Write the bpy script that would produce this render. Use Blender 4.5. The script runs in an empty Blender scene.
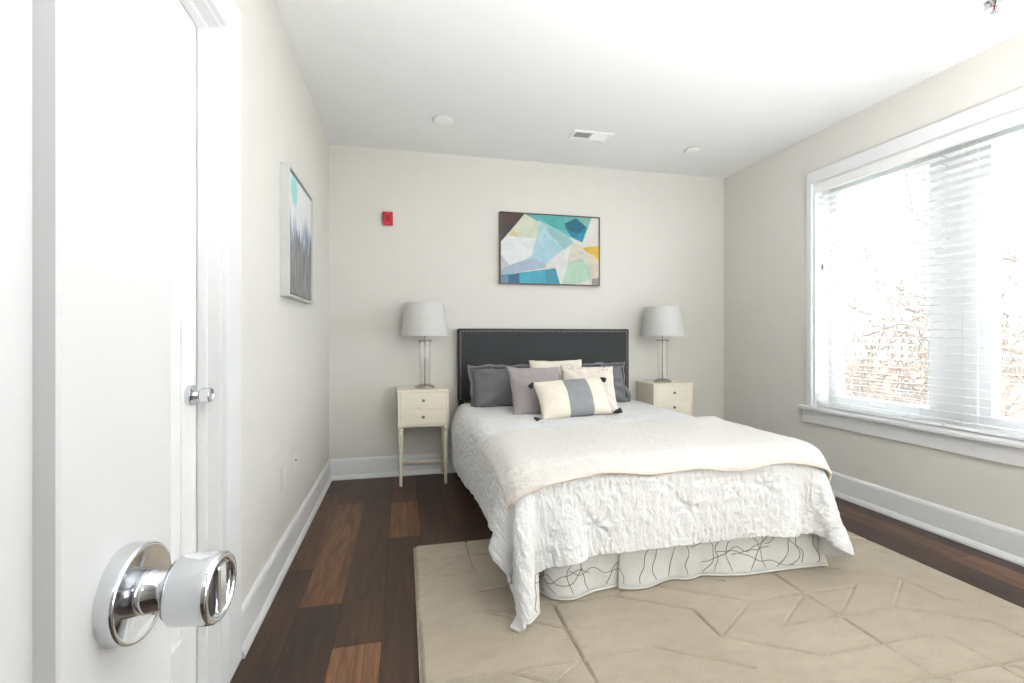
import bpy, bmesh, math, random
import numpy as np
from mathutils import Vector, Matrix, noise as mnoise
C = bpy.context.scene.collection
PI = math.pi
# ---------------------------------------------------------------- camera, world, exposure
sc = bpy.context.scene
EYE = 1.095
FPX, YAW, CY = 467.0, 0.22884, 335.73
XL, XR, YB, YF, H = -0.55, 2.891, 3.767, -0.36, 2.55
cam_d = bpy.data.cameras.new('camera'); cam = bpy.data.objects.new('camera', cam_d); C.objects.link(cam)
cam.location = (0, 0, EYE); cam.rotation_euler = (PI/2, 0, -YAW)
cam_d.sensor_width = 36; cam_d.lens = 36*FPX/1024; cam_d.shift_y = (CY-341.5)/1024
cam_d.clip_start = 0.01; cam_d.clip_end = 300
sc.camera = cam
w = bpy.data.worlds.new('overcast_sky'); sc.world = w; w.use_nodes = True
bg = w.node_tree.nodes['Background']; bg.inputs[0].default_value = (0.90, 0.955, 1.0, 1); bg.inputs[1].default_value = 3.5
sc.view_settings.view_transform = 'Standard'; sc.view_settings.look = 'None'
sc.view_settings.gamma = 1; sc.view_settings.use_curve_mapping = False
sc.view_settings.exposure = 1.50
FILL_ROOM, FILL_HALL = 192.0, 8.0  # strengths of the two added fill lamps

# ---------------------------------------------------------------- materials
def s2l(c): return tuple(((v/255)/12.92 if v/255 <= .04045 else ((v/255+.055)/1.055)**2.4) for v in c)
MATS = {}
class N:
    """tiny node helper"""
    def __init__(self, name):
        self.m = bpy.data.materials.new(name); self.m.use_nodes = True
        self.t = self.m.node_tree; self.b = self.t.nodes['Principled BSDF']; self.out = self.t.nodes['Material Output']
    def n(self, kind, **kw):
        nd = self.t.nodes.new(kind)
        for k, v in kw.items():
            if k.startswith('i_'): nd.inputs[int(k[2:]) if k[2:].isdigit() else k[2:]].default_value = v
            else: setattr(nd, k, v)
        return nd
    def l(self, a, b): self.t.links.new(a, b)
    def math(self, op, a, b=None, c=None):
        nd = self.t.nodes.new('ShaderNodeMath'); nd.operation = op
        for i, v in enumerate((a, b, c)):
            if v is None: continue
            if isinstance(v, (int, float)): nd.inputs[i].default_value = v
            else: self.l(v, nd.inputs[i])
        return nd.outputs[0]
    def noise(self, scale, detail=3, vec=None, rough=.5, dist=0):
        nd = self.n('ShaderNodeTexNoise'); nd.inputs['Scale'].default_value = scale; nd.inputs['Detail'].default_value = detail
        nd.inputs['Roughness'].default_value = rough; nd.inputs['Distortion'].default_value = dist
        if vec is not None: self.l(vec, nd.inputs['Vector'])
        return nd
    def coords(self, which='Object', scale=(1, 1, 1), rot=(0, 0, 0)):
        tc = self.n('ShaderNodeTexCoord'); mp = self.n('ShaderNodeMapping')
        mp.inputs['Scale'].default_value = scale; mp.inputs['Rotation'].default_value = rot
        self.l(tc.outputs[which], mp.inputs['Vector']); return mp.outputs[0]
    def ramp(self, fac, stops, interp='LINEAR'):
        r = self.n('ShaderNodeValToRGB'); r.color_ramp.interpolation = interp
        e = r.color_ramp.elements
        while len(e) < len(stops): e.new(.5)
        for el, (p, c) in zip(e, stops): el.position = p; el.color = (*c, 1)
        self.l(fac, r.inputs[0]); return r.outputs[0]
    def mix(self, fac, a, b, mode='MIX'):
        nd = self.n('ShaderNodeMix', data_type='RGBA', blend_type=mode)
        for i, v in ((0, fac), (6, a), (7, b)):
            if isinstance(v, (int, float)): nd.inputs[i].default_value = v
            elif isinstance(v, tuple): nd.inputs[i].default_value = (*v, 1) if len(v) == 3 else v
            else: self.l(v, nd.inputs[i])
        return nd.outputs[2]
    def bump(self, h, strength=.3, dist=.01, prev=None):
        nd = self.n('ShaderNodeBump'); nd.inputs['Strength'].default_value = strength; nd.inputs['Distance'].default_value = dist
        self.l(h, nd.inputs['Height'])
        if prev is not None: self.l(prev, nd.inputs['Normal'])
        self.l(nd.outputs[0], self.b.inputs['Normal']); return nd.outputs[0]

def mat(name, rgb, rough=.6, metal=0, var=.03, scale=8, bump=0, bscale=200, bdist=.002, spec=.5, sheen=0, linear=False):
    if name in MATS: return MATS[name]
    q = N(name); c = rgb if linear else s2l(rgb)
    nz = q.noise(scale, 3, q.coords())
    lo = tuple(v*(1-var) for v in c); hi = tuple(min(1, v*(1+var)) for v in c)
    q.l(q.ramp(nz.outputs[0], [(.3, lo), (.7, hi)]), q.b.inputs['Base Color'])
    q.b.inputs['Roughness'].default_value = rough; q.b.inputs['Metallic'].default_value = metal
    q.b.inputs['Specular IOR Level'].default_value = spec
    if sheen: q.b.inputs['Sheen Weight'].default_value = sheen
    if bump: q.bump(q.noise(bscale, 4, q.coords()).outputs[0], bump, bdist)
    MATS[name] = q.m; return q.m

wall_m = mat('greige_paint', (221.5, 219, 213), .85, bump=.08, bscale=350, spec=.2, var=.008)
wallL_m = wall_m
ceil_m = mat('ceiling_paint', (241, 241, 241), .9, bump=.05, bscale=300, spec=.2, var=.005)
trim_m = mat('white_trim_paint', (229, 230, 231), .45, var=.005)
door_m = mat('dimmed_white_door_paint', (194, 194, 194), .5, var=.004)  # same white as the bath door, darkened to hold down close lamp light
chrome_m = mat('polished_chrome', (218, 220, 223), .09, 1, var=.01)
nickel_m = mat('brushed_nickel', (190, 184, 176), .25, 1)
dark_slot_m = mat('dark_recess', (64, 62, 60), .4, 0)
ns_m = mat('cream_lacquer', (240, 232, 214), .4, var=.01)
head_m = mat('charcoal_linen', (64, 66, 68), .95, var=.12, scale=60, bump=.5, bscale=900, sheen=.1, spec=.2)
black_m = mat('black_wood', (28, 27, 27), .5)
sham_m = mat('slate_grey_cotton', (112, 111, 115), .9, var=.08, scale=12, bump=.3, bscale=40, bdist=.004, sheen=.1)
mauve_m = mat('taupe_grey_cotton', (158, 151, 151), .9, var=.05, scale=12, bump=.3, bscale=500)
cream_m = mat('cream_knit', (228, 221, 208), .95, var=.04, scale=60, bump=.9, bscale=140, bdist=.006)
lumb_m = mat('cream_canvas', (228, 219, 205), .92, var=.02, bump=.4, bscale=600)
stripe_m = mat('grey_canvas', (139, 141, 144), .92, var=.08, scale=80, bump=.4, bscale=600)
tassel_m = mat('charcoal_yarn', (45, 46, 50), .9, bump=.6, bscale=500)
plate_m = mat('white_plastic', (245, 245, 243), .4)
faint_m = mat('almond_plastic', (222, 221, 217), .6)
slat_q = N('white_blind_slat')
slat_q.b.inputs['Base Color'].default_value = (.88, .88, .87, 1); slat_q.b.inputs['Roughness'].default_value = .5
nzs = slat_q.noise(20, 2, slat_q.coords()); slat_q.l(slat_q.ramp(nzs.outputs[0], [(.3, (.86, .86, .85)), (.7, (.9, .9, .89))]), slat_q.b.inputs['Base Color'])
slat_m = slat_q.m
cord_m = mat('white_cord', (225, 225, 222), .8)
box_m = mat('mattress_ticking', (232, 232, 230), .9)

def lamp_shade_mat():
    q = N('grey_linen_shade')
    v = q.coords('Object', (220, 220, 220)); nz = q.noise(1.5, 3, q.coords('Object', (60, 60, 400)))
    q.l(q.ramp(nz.outputs[0], [(.3, s2l((196, 195, 193))), (.7, s2l((214, 213, 211)))]), q.b.inputs['Base Color'])
    q.b.inputs['Roughness'].default_value = .95
    q.bump(nz.outputs[0], .25, .001)
    return q.m
shade_m = lamp_shade_mat()
def glass_mat(name, fac=.12, tint=(1, 1, 1)):
    q = N(name); q.t.nodes.remove(q.b)
    tr = q.n('ShaderNodeBsdfTransparent'); tr.inputs[0].default_value = (*tint, 1)
    gl = q.n('ShaderNodeBsdfGlossy'); gl.inputs['Roughness'].default_value = .03
    lw = q.n('ShaderNodeLayerWeight'); lw.inputs[0].default_value = .35
    nz = q.noise(3, 1, q.coords())
    f = q.math('MULTIPLY', lw.outputs['Facing'], q.math('MULTIPLY_ADD', nz.outputs[0], .05, fac*4))
    f2 = q.math('ADD', f, .03)
    mx = q.n('ShaderNodeMixShader'); q.l(f2, mx.inputs[0]); q.l(tr.outputs[0], mx.inputs[1]); q.l(gl.outputs[0], mx.inputs[2])
    q.l(mx.outputs[0], q.out.inputs[0]); return q.m
pane_m = glass_mat('window_glass', .03, (.97, .98, .98)); acryl_m = glass_mat('clear_acrylic', .09, (.97, .97, .965))
def emit(name, rgb, s):
    q = N(name); q.b.inputs['Base Color'].default_value = (*rgb, 1)
    q.b.inputs['Emission Color'].default_value = (*rgb, 1); q.b.inputs['Emission Strength'].default_value = s; return q.m

def comforter_mat():
    q = N('white_seersucker'); uv = q.coords('UV', (1, 1, 1))
    q.b.inputs['Roughness'].default_value = .85; q.b.inputs['Specular IOR Level'].default_value = .25; q.b.inputs['Sheen Weight'].default_value = .15
    nz = q.noise(6, 3, uv)
    q.l(q.ramp(nz.outputs[0], [(.3, s2l((226, 227, 227))), (.7, s2l((234, 234, 234)))]), q.b.inputs['Base Color'])
    a = q.noise(34, 4, q.coords('UV', (1.5, .8, 1)), .6, .6)
    b = q.noise(90, 3, q.coords('UV', (1.3, .8, 1)), .6)
    hh = q.math('MULTIPLY_ADD', b.outputs[0], .4, a.outputs[0])
    q.bump(hh, .8, .014)
    return q.m
comf_m = comforter_mat()
def throw_mat():
    q = N('cream_plush'); uv = q.coords('UV', (1, 1, 1))
    nz = q.noise(30, 4, uv, .7)
    q.l(q.ramp(nz.outputs[0], [(.3, s2l((218, 214, 208))), (.7, s2l((229, 226, 221)))]), q.b.inputs['Base Color'])
    q.b.inputs['Roughness'].default_value = .95; q.b.inputs['Sheen Weight'].default_value = .4; q.b.inputs['Specular IOR Level'].default_value = .1
    a = q.noise(60, 5, uv, .75); q.bump(a.outputs[0], .9, .012); return q.m
throw_m = throw_mat()
peach_m = mat('peach_binding', (234, 220, 208), .9, var=.06, scale=20, bump=.5, bscale=300)
teal_m = mat('teal_care_tag', (30, 92, 100), .8)
def skirt_mat():
    q = N('white_skirt_cotton'); uv = q.coords('UV', (1, 1, 1)); n1 = q.noise(9, 3, uv)
    q.l(q.ramp(n1.outputs[0], [(.3, s2l((222, 222, 218))), (.7, s2l((230, 230, 227)))]), q.b.inputs['Base Color']); q.b.inputs['Roughness'].default_value = .9
    q.bump(q.noise(18, 3, uv).outputs[0], .5, .012); return q.m
stitch_m = mat('grey_stitching', (112, 107, 104), .9)
skirt_m = skirt_mat()
def floor_mat():
    q = N('dark_oak_planks')
    at = q.n('ShaderNodeAttribute', attribute_name='plank'); sep = q.n('ShaderNodeSeparateColor'); q.l(at.outputs['Color'], sep.inputs[0])
    tc = q.n('ShaderNodeTexCoord'); off = q.n('ShaderNodeCombineXYZ'); q.l(q.math('MULTIPLY', sep.outputs[1], 37.), off.inputs[0]); q.l(q.math('MULTIPLY', sep.outputs[2], 91.), off.inputs[1])
    ad = q.n('ShaderNodeVectorMath', operation='ADD'); q.l(tc.outputs['Object'], ad.inputs[0]); q.l(off.outputs[0], ad.inputs[1])
    mp = q.n('ShaderNodeMapping'); mp.inputs['Scale'].default_value = (14, 1.1, 1); q.l(ad.outputs[0], mp.inputs[0])
    g1 = q.noise(2.2, 6, mp.outputs[0], .65, .8)
    mp2 = q.n('ShaderNodeMapping'); mp2.inputs['Scale'].default_value = (90, 3, 1); q.l(ad.outputs[0], mp2.inputs[0])
    g2 = q.noise(1.6, 4, mp2.outputs[0], .6)
    mp3 = q.n('ShaderNodeMapping'); mp3.inputs['Scale'].default_value = (5, 1.2, 1); q.l(ad.outputs[0], mp3.inputs[0])
    g3 = q.noise(1.5, 3, mp3.outputs[0], .5, .4)
    tone = q.ramp(sep.outputs[0], [(0, s2l((52, 40, 34))), (.35, s2l((80, 57, 44))), (.6, s2l((102, 71, 52))), (.8, s2l((132, 91, 63))), (1, s2l((154, 111, 77)))])
    dark = q.mix(.6, tone, s2l((34, 27, 24)))
    c1 = q.mix(q.ramp(g1.outputs[0], [(.38, (0, 0, 0)), (.62, (1, 1, 1))]), dark, tone)
    c2 = q.mix(q.ramp(g3.outputs[0], [(.45, (0, 0, 0)), (.75, (.5, .5, .5))]), c1, q.mix(.5, tone, s2l((112, 76, 54))))
    c3 = q.mix(q.ramp(g2.outputs[0], [(.4, (.35, .35, .35)), (.6, (0, 0, 0))]), c2, s2l((30, 24, 22)))
    q.l(c3, q.b.inputs['Base Color'])
    q.b.inputs['Roughness'].default_value = .42; q.b.inputs['Specular IOR Level'].default_value = .4
    q.bump(g2.outputs[0], .12, .002); return q.m
floor_m = floor_mat()
seam_m = mat('plank_seam', (44, 34, 28), .8)
def rug_mat():
    q = N('beige_carved_wool')
    n1 = q.noise(2.5, 4, q.coords('Object', (1, 1, 1))); n2 = q.noise(220, 3, q.coords()); n3 = q.noise(9, 4, q.coords('Object', (1, 2, 1)), .7)
    c = q.ramp(n1.outputs[0], [(.3, s2l((171, 159, 142))), (.7, s2l((183, 172, 155)))])
    c = q.mix(q.ramp(n3.outputs[0], [(.35, (.22, .22, .22)), (.6, (0, 0, 0))]), c, s2l((140, 128, 110)))
    c = q.mix(q.ramp(n2.outputs[0], [(.4, (.3, .3, .3)), (.6, (0, 0, 0))]), c, s2l((140, 128, 110)))
    q.l(c, q.b.inputs['Base Color']); q.b.inputs['Roughness'].default_value = 1; q.b.inputs['Specular IOR Level'].default_value = .05; q.b.inputs['Sheen Weight'].default_value = .2
    q.bump(n2.outputs[0], .6, .006); return q.m
rug_m = rug_mat()
def marble_mat():
    q = N('white_marble'); n1 = q.noise(6, 6, q.coords(), .6, 1.5)
    q.l(q.ramp(n1.outputs[0], [(.45, s2l((240, 240, 238))), (.5, s2l((215, 214, 212))), (.55, s2l((240, 240, 238)))]), q.b.inputs['Base Color'])
    q.b.inputs['Roughness'].default_value = .2; return q.m
marble_m = marble_mat()

# ---------------------------------------------------------------- mesh helpers
def bx(bm, x0, x1, y0, y1, z0, z1, bev=0, seg=2, mi=0):
    r = bmesh.ops.create_cube(bm, size=1)
    vs = r['verts']
    for v in vs:
        v.co.x = x0+(v.co.x+.5)*(x1-x0); v.co.y = y0+(v.co.y+.5)*(y1-y0); v.co.z = z0+(v.co.z+.5)*(z1-z0)
    if mi:
        for f in {f for v in vs for f in v.link_faces}: f.material_index = mi
    if bev:
        es = list({e for v in vs for e in v.link_edges})
        bmesh.ops.bevel(bm, geom=es, offset=bev, segments=seg, affect='EDGES', profile=.5)
def tube(bm, pts, rad, seg=8, cap=True):
    """tube through pts with radius rad (number or list)"""
    rings = []; pts = [Vector(p) for p in pts]
    for i, p in enumerate(pts):
        t = (pts[min(i+1, len(pts)-1)]-pts[max(i-1, 0)]).normalized()
        a = t.orthogonal().normalized() if i == 0 else (prev - t*prev.dot(t)).normalized()
        prev = a; b = t.cross(a); r = rad[i] if isinstance(rad, (list, tuple)) else rad
        rings.append([bm.verts.new(p+(a*math.cos(k*2*PI/seg)+b*math.sin(k*2*PI/seg))*r) for k in range(seg)])
    for r0, r1 in zip(rings, rings[1:]):
        for k in range(seg): bm.faces.new((r0[k], r0[(k+1) % seg], r1[(k+1) % seg], r1[k])).smooth = True
    if cap:
        bm.faces.new(rings[0][::-1]); bm.faces.new(rings[-1])
def lathe(bm, prof, seg=32, M=Matrix.Identity(4), smooth=True):
    """prof: (r,z) list revolved on z, closed at ends when r=0"""
    rings = []
    for r, z in prof:
        if r < 1e-6: rings.append([bm.verts.new(M@Vector((0, 0, z)))])
        else: rings.append([bm.verts.new(M@Vector((r*math.cos(k*2*PI/seg), r*math.sin(k*2*PI/seg), z))) for k in range(seg)])
    for a, b in zip(rings, rings[1:]):
        for k in range(seg):
            k2 = (k+1) % seg
            if len(a) == 1 and len(b) == 1: continue
            if len(a) == 1: f = bm.faces.new((a[0], b[k2], b[k])) if False else bm.faces.new((a[0], b[k], b[k2]))
            elif len(b) == 1: f = bm.faces.new((a[k2], a[k], b[0])) 
            else: f = bm.faces.new((a[k], b[k], b[k2], a[k2]))
            f.smooth = smooth
def obj(name, bm, m, parent=None, smooth=False, auto=None, fix=True):
    me = bpy.data.meshes.new(name)
    if fix: bmesh.ops.recalc_face_normals(bm, faces=bm.faces)
    bm.to_mesh(me); bm.free()
    for mm in (m if isinstance(m, (list, tuple)) else [m]): me.materials.append(mm)
    if smooth:
        for p in me.polygons: p.use_smooth = True
    o = bpy.data.objects.new(name, me); C.objects.link(o)
    if parent: o.parent = parent
    return o
def BM(): return bmesh.new()
def tag(o, label, cat, group=None, kind=None):
    if label: o['label'] = label
    if cat: o['category'] = cat
    if group: o['group'] = group
    if kind: o['kind'] = kind
    return o
def thing(name, label, cat, loc=(0, 0, 0), rot=(0, 0, 0), group=None):
    o = bpy.data.objects.new(name, None); C.objects.link(o); o.location = loc; o.rotation_euler = rot
    o.empty_display_size = .05
    return tag(o, label, cat, group)
def struct(name, bm, m, **k):
    o = obj(name, bm, m, **k); o['kind'] = 'structure'; return o
def boxes(name, lst, m, parent=None, bev=0, seg=2):
    b = BM()
    for q in lst: bx(b, *q, bev=bev, seg=seg)
    return obj(name, b, m, parent)
def copy_tree(o, parent=None):
    c = o.copy(); C.objects.link(c)
    if parent: c.parent = parent
    for ch in list(o.children): copy_tree(ch, c)
    return c
def nz(x, y=0, z=0): return mnoise.noise(Vector((x, y, z)))

# ---------------------------------------------------------------- room shell
# floor: one mesh of planks with their own tones
rng = random.Random(11)
bm = BM(); lay = bm.loops.layers.float_color.new('plank')
W = .1675; x0f, x1f, y0f, y1f = -2.2, XR+.02, -2.4, YB+.02
preset = {0: [(-2.4, .8, .1), (.8, 2.345, .16), (2.345, 3.45, .62), (3.45, 3.8, .3)],
          1: [(-2.4, 1.0, .3), (1.0, 2.02, .12), (2.02, 3.2, .78), (3.2, 3.8, .4)],
          2: [(-2.4, .5, .3), (.5, 1.735, .86), (1.735, 2.95, .34), (2.95, 3.8, .2)],
          3: [(-2.4, 1.2, .2), (1.2, 2.61, .22), (2.61, 3.16, .82), (3.16, 3.8, .5)],
          4: [(-2.4, 1.9, .3), (1.9, 3.1, .30), (3.1, 3.8, .15)],
          5: [(-2.4, 1.5, .2), (1.5, 2.7, .22), (2.7, 3.8, .42)],
          18: [(-2.4, 1.2, .2), (1.2, 2.5, .18), (2.5, 3.8, .3)],
          19: [(-2.4, .6, .5), (.6, 1.75, .78), (1.75, 2.9, .66), (2.9, 3.8, .4)],
          20: [(-2.4, 1.6, .1), (1.6, 2.8, .12), (2.8, 3.8, .1)]}
k0 = math.floor((x0f+.5775)/W)
for k in range(k0, 21):
    xa = -.5775+W*k; xb = min(xa+W, x1f); xa = max(xa, x0f)
    if k in preset: segs = preset[k]
    else:
        segs = []; y = y0f-rng.random()
        while y < y1f:
            y2 = y+1.15+.1*rng.random(); segs.append((max(y, y0f), min(y2, y1f), rng.random()**1.5)); y = y2
    for ya, yb, t in segs:
        g = .0007
        co = [(xa+g, ya+g), (xb-g, ya+g), (xb-g, min(yb, y1f)-g), (xa+g, min(yb, y1f)-g)]
        vs = [bm.verts.new((x, y, 0)) for x, y in co]; f = bm.faces.new(vs)
        col = (t, rng.random(), rng.random(), 1)
        for lp in f.loops: lp[lay] = col
nf = len(bm.faces)
bx(bm, x0f, x1f, y0f, y1f, -.1, -.002, mi=1)
struct('floor', bm, [floor_m, seam_m], fix=False)
# ceiling with vent hole left solid
WT = .14
struct_boxes = lambda name, lst, m, bev=0: struct(name, (lambda b: ([bx(b, *q, bev=bev) for q in lst], b)[1])(BM()), m)
struct_boxes('ceiling', [(-2.2, XR+.3, -2.4, YB+WT, H, H+.12)], ceil_m)
struct_boxes('wall_back', [(XL-WT, XR+.3, YB, YB+WT, 0, H)], wall_m)
# right wall with the window opening
WY0, WY1, WZ0, WZ1 = .22, 2.80, .585, 2.20
RW = .24
struct_boxes('wall_right', [(XR, XR+RW, YF-2.1, WY0, 0, H), (XR, XR+RW, WY1, YB, 0, H), (XR, XR+RW, WY0, WY1, 0, WZ0-.026), (XR, XR+RW, WY0, WY1, WZ1, H)], wall_m)
# left wall with a door opening to the next room
DY0, DY1, DZ = .80, 1.632, 2.068
struct_boxes('wall_left', [(XL-WT, XL, YF, DY0, 0, H), (XL-WT, XL, DY1, YB, 0, H), (XL-WT, XL, DY0, DY1, DZ, H)], wall_m)
# front wall behind the camera, with the doorway the camera looks through, and the hall beyond
FX0, FX1, FZ = -.19, .68, 2.10
struct_boxes('wall_front', [(XL-WT, FX0, YF-.12, YF, 0, H), (FX1, XR, YF-.12, YF, 0, H), (FX0, FX1, YF-.12, YF, FZ, H)], wall_m)
struct_boxes('wall_hall', [(-1.3, -1.2, -2.4, YF-.12, 0, H), (-1.3, XR, -2.5, -2.4, 0, H), (-1.3, XL-WT, YF-.12, YF, 0, H)], wall_m)
# baseboards: board plus cap line plus shoe
def base_prof(name, axis, fixed, a, b, sgn):
    bmx = BM()
    prof = [(0, 0), (.026, 0), (.026, .012), (.018, .03), (.014, .034), (.014, .138), (.0105, .15), (.004, .158), (0, .158)]
    r0, r1 = [], []
    for d, z in prof:
        for t, rr in ((a, r0), (b, r1)):
            rr.append(bmx.verts.new((fixed+sgn*d, t, z) if axis == 'y' else (t, fixed+sgn*d, z)))
    n = len(prof)
    for i in range(n-1): bmx.faces.new((r0[i], r0[i+1], r1[i+1], r1[i]))
    bmx.faces.new(r0); bmx.faces.new(r1[::-1])
    return struct(name, bmx, trim_m)
base_prof('baseboard_left', 'y', XL, DY1+.116, YB, 1)
base_prof('baseboard_left_front', 'y', XL, YF, DY0-.116, 1)
base_prof('baseboard_right', 'y', XR, YF, YB, -1)
base_prof('baseboard_back', 'x', YB, XL+.014, XR-.014, -1)
base_prof('baseboard_front', 'x', YF, FX1+.09, XR-.014, 1)

# ---------------------------------------------------------------- door to the next room (left wall)
cas = BM()
CW = .128
def casing_strip(bmx, y0, y1, z0, z1, x=XL, s=1):
    bx(bmx, min(x, x+s*.018), max(x, x+s*.018), y0, y1, z0, z1, bev=.003)
casing_strip(cas, DY1-.012, DY1+CW-.012, 0, DZ+CW-.012); casing_strip(cas, DY0-CW+.012, DY0+.012, 0, DZ+CW-.012); casing_strip(cas, DY0+.012, DY1-.012, DZ-.012, DZ+CW-.012)
struct('trim_1', cas, trim_m)
jb = BM()
for y0, y1 in ((DY1-.022, DY1), (DY0, DY0+.022)): bx(jb, XL-WT, XL+.001, y0, y1, 0, DZ-.022)
bx(jb, XL-WT, XL+.001, DY0, DY1, DZ-.022, DZ)
# stops on the room side of the door leaf
bx(jb, XL-.060, XL-.034, DY1-.034, DY1-.022, 0, DZ-.022, bev=.002); bx(jb, XL-.060, XL-.034, DY0+.022, DY0+.034, 0, DZ-.022, bev=.002); bx(jb, XL-.060, XL-.034, DY0+.034, DY1-.034, DZ-.034, DZ-.022, bev=.002)
struct('trim_2', jb, trim_m)
def shaker(name, width, height, th, stile, top, mid, bot, rec, m):
    """door leaf in local coords: hinge at origin, leaf along +y, room face at x=0, thickness to -x"""
    b = BM()
    bx(b, -th, 0, 0, stile, 0, height, bev=.0015, seg=1); bx(b, -th, 0, width-stile, width, 0, height, bev=.0015, seg=1)
    for z0, z1 in ((0, bot), (mid, mid+.13), (height-top, height)) if mid else ((0, bot), (height-top, height)): bx(b, -th, 0, stile, width-stile, z0, z1)
    for z0, z1 in ((bot, mid), (mid+.13, height-top)) if mid else ((bot, height-top),): bx(b, -th+rec, -rec, stile, width-stile, z0, z1)
    return struct(name, b, m)
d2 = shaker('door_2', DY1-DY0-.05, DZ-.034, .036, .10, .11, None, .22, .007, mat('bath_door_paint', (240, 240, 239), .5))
d2.location = (XL-.062, DY0+.025, .008)
def round_knob(parent, M, detail=True):
    r = BM(); lathe(r, [(0, 0), (.0296, 0), (.0300, .001), (.0300, .0115), (.0292, .013), (.0280, .0132), (.0270, .0126), (0, .0126)], 56, M); ro = obj('rosette', r, chrome_m, parent)
    s = BM(); lathe(s, [(0, .0120), (.0135, .0120), (.0135, .0190), (.0128, .0195), (.0128, .0205), (.0118, .0212), (.0115, .032), (0, .032)], 32, M); obj('shank', s, chrome_m, parent)
    k = BM(); lathe(k, [(0, .0305), (.0115, .0305), (.0190, .0318), (.0212, .0345), (.0218, .038), (.0221, .0555), (.0218, .0580), (.0205, .0598), (.0182, .0600), (.0172, .0585), (.0165, .0560), (0, .0560)], 56, M); kb = obj('knob', k, chrome_m, parent)
    f = BM(); lathe(f, [(0, .0561), (.0164, .0561), (.0164, .0566), (0, .0566)], 40, M); obj('recess_disc', f, dark_slot_m if detail else chrome_m, kb)
    f = BM(); bx(f, -.0150, .0150, -.0052, .0052, .0560, .0605, bev=.0018, seg=3)
    bmesh.ops.transform(f, matrix=M, verts=f.verts); obj('turn_button', f, chrome_m, kb)
    if detail:
        for ang, rr, zz, hr in ((2.35, .0118, .0245, .0019), (2.2, .0118, .0300, .0010)):
            h = BM(); p = M@Vector((rr*math.cos(ang), rr*math.sin(ang), zz)); q = M@Vector(((rr-.004)*math.cos(ang), (rr-.004)*math.sin(ang), zz))
            tube(h, [p, q], hr, 12); obj('set_screw', h, dark_slot_m, parent)
        h = BM(); lathe(h, [(0, .0125), (.0017, .0125), (.0017, .0129), (0, .0129)], 14, M@Matrix.Translation((.019, .010, 0))); obj('pin_hole', h, dark_slot_m, ro)
knob2 = thing('door_knob', None, None); knob2.parent = d2
del_k = knob2
Mx = Matrix.Translation((0, 0, 0)) @ Matrix.Rotation(PI/2, 4, 'Y')
round_knob(knob2, Matrix.Translation((0, DY1-DY0-.05-.06, .912))@Matrix.Rotation(PI/2, 4, 'Y'), False)
th_ = BM(); bx(th_, XL-WT+.0, XL-.002, DY0-.0, DY1, .0, .012, bev=.004); struct('trim_3', th_, marble_m)
struct_boxes('wall_bath', [(-2.0, -1.9, .4, 2.4, 0, H)], wall_m)

# ---------------------------------------------------------------- open door beside the camera
DOORX, DOOR_EDGE = -.175, .413
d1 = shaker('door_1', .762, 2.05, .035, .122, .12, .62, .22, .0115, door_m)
d1.location = (DOORX, DOOR_EDGE-.762, .01); 
knob1 = thing('door_knob', None, None); knob1.parent = d1
round_knob(knob1, Matrix.Translation((0, .762-.0655, .9205))@Matrix.Rotation(math.radians(90), 4, 'Y')@Matrix.Rotation(.1, 4, 'X'), True)
fr = BM()
for x0, x1 in ((FX0-.0, FX0+.018), (FX1-.018, FX1)): bx(fr, x0, x1, YF-.12, YF, 0, FZ)
bx(fr, FX0, FX1, YF-.12, YF, FZ-.018, FZ)
bx(fr, FX0-.07, FX0+.006, YF, YF+.016, 0, FZ+.07); bx(fr, FX1-.006, FX1+.07, YF, YF+.016, 0, FZ+.07); bx(fr, FX0-.07, FX1+.07, YF, YF+.016, FZ-.006, FZ+.07)
struct('trim_4', fr, trim_m)

# ---------------------------------------------------------------- window
FXW = XR+.13    # plane of the sashes
wf = BM()
bx(wf, XR-.02, XR, WY1-.002, WY1+.035, WZ0-.0, WZ1-.01); bx(wf, XR-.02, XR, WY0-.035, WY0, WZ0, WZ1-.01)
bx(wf, XR-.022, XR, WY0-.035, WY1+.035, WZ1-.01, WZ1+.075, bev=.002)
struct('trim_5', wf, trim_m)      # head and side casings
st = BM(); bx(st, XR-.052, XR+.12, WY0-.065, WY1+.09, WZ0-.025, WZ0, bev=.006); struct('trim_6', st, trim_m)
ap = BM(); bx(ap, XR-.02, XR, WY0-.05, WY1+.07, WZ0-.118, WZ0-.025, bev=.003); struct('trim_7', ap, trim_m)
jm = BM()
bx(jm, XR+.001, XR+RW, WY1-.018, WY1, WZ0, WZ1-.018); bx(jm, XR+.001, XR+RW, WY0, WY0+.018, WZ0, WZ1-.018); bx(jm, XR+.001, XR+RW, WY0, WY1, WZ1-.018, WZ1); bx(jm, XR+.1205, XR+RW, WY0+.018, WY1-.018, WZ0-.02, WZ0+.01)
struct('trim_8', jm, trim_m)
units = [(2.07, 2.782), (1.15, 1.88), (.238, .96)]  # last unit is unseen, added to let in more daylight
for i, (a, b) in enumerate(units):
    f = BM(); s = .055
    for z0, z1 in ((WZ0+.01, WZ0+.01+s+.02), (WZ1-.018-s, WZ1-.018)): bx(f, FXW, FXW+.07, a, b, z0, z1, bev=.003)
    for y0, y1 in ((a, a+s), (b-s, b)): bx(f, FXW+.001, FXW+.069, y0, y1, WZ0+.01+s+.02, WZ1-.018-s)
    o = struct('window_%d' % (i+1), f, trim_m)
    p = BM(); bx(p, FXW+.03, FXW+.036, a+s-.005, b-s+.005, WZ0+s+.02, WZ1-.018-s+.005); obj('pane', p, pane_m, o)
    l = BM(); bx(l, FXW-.018, FXW+.0, (a+b)/2-.05, (a+b)/2+.05, WZ0+.05, WZ0+.062, bev=.003); obj('sash_lift', l, plate_m, o)
mu = BM()
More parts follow.
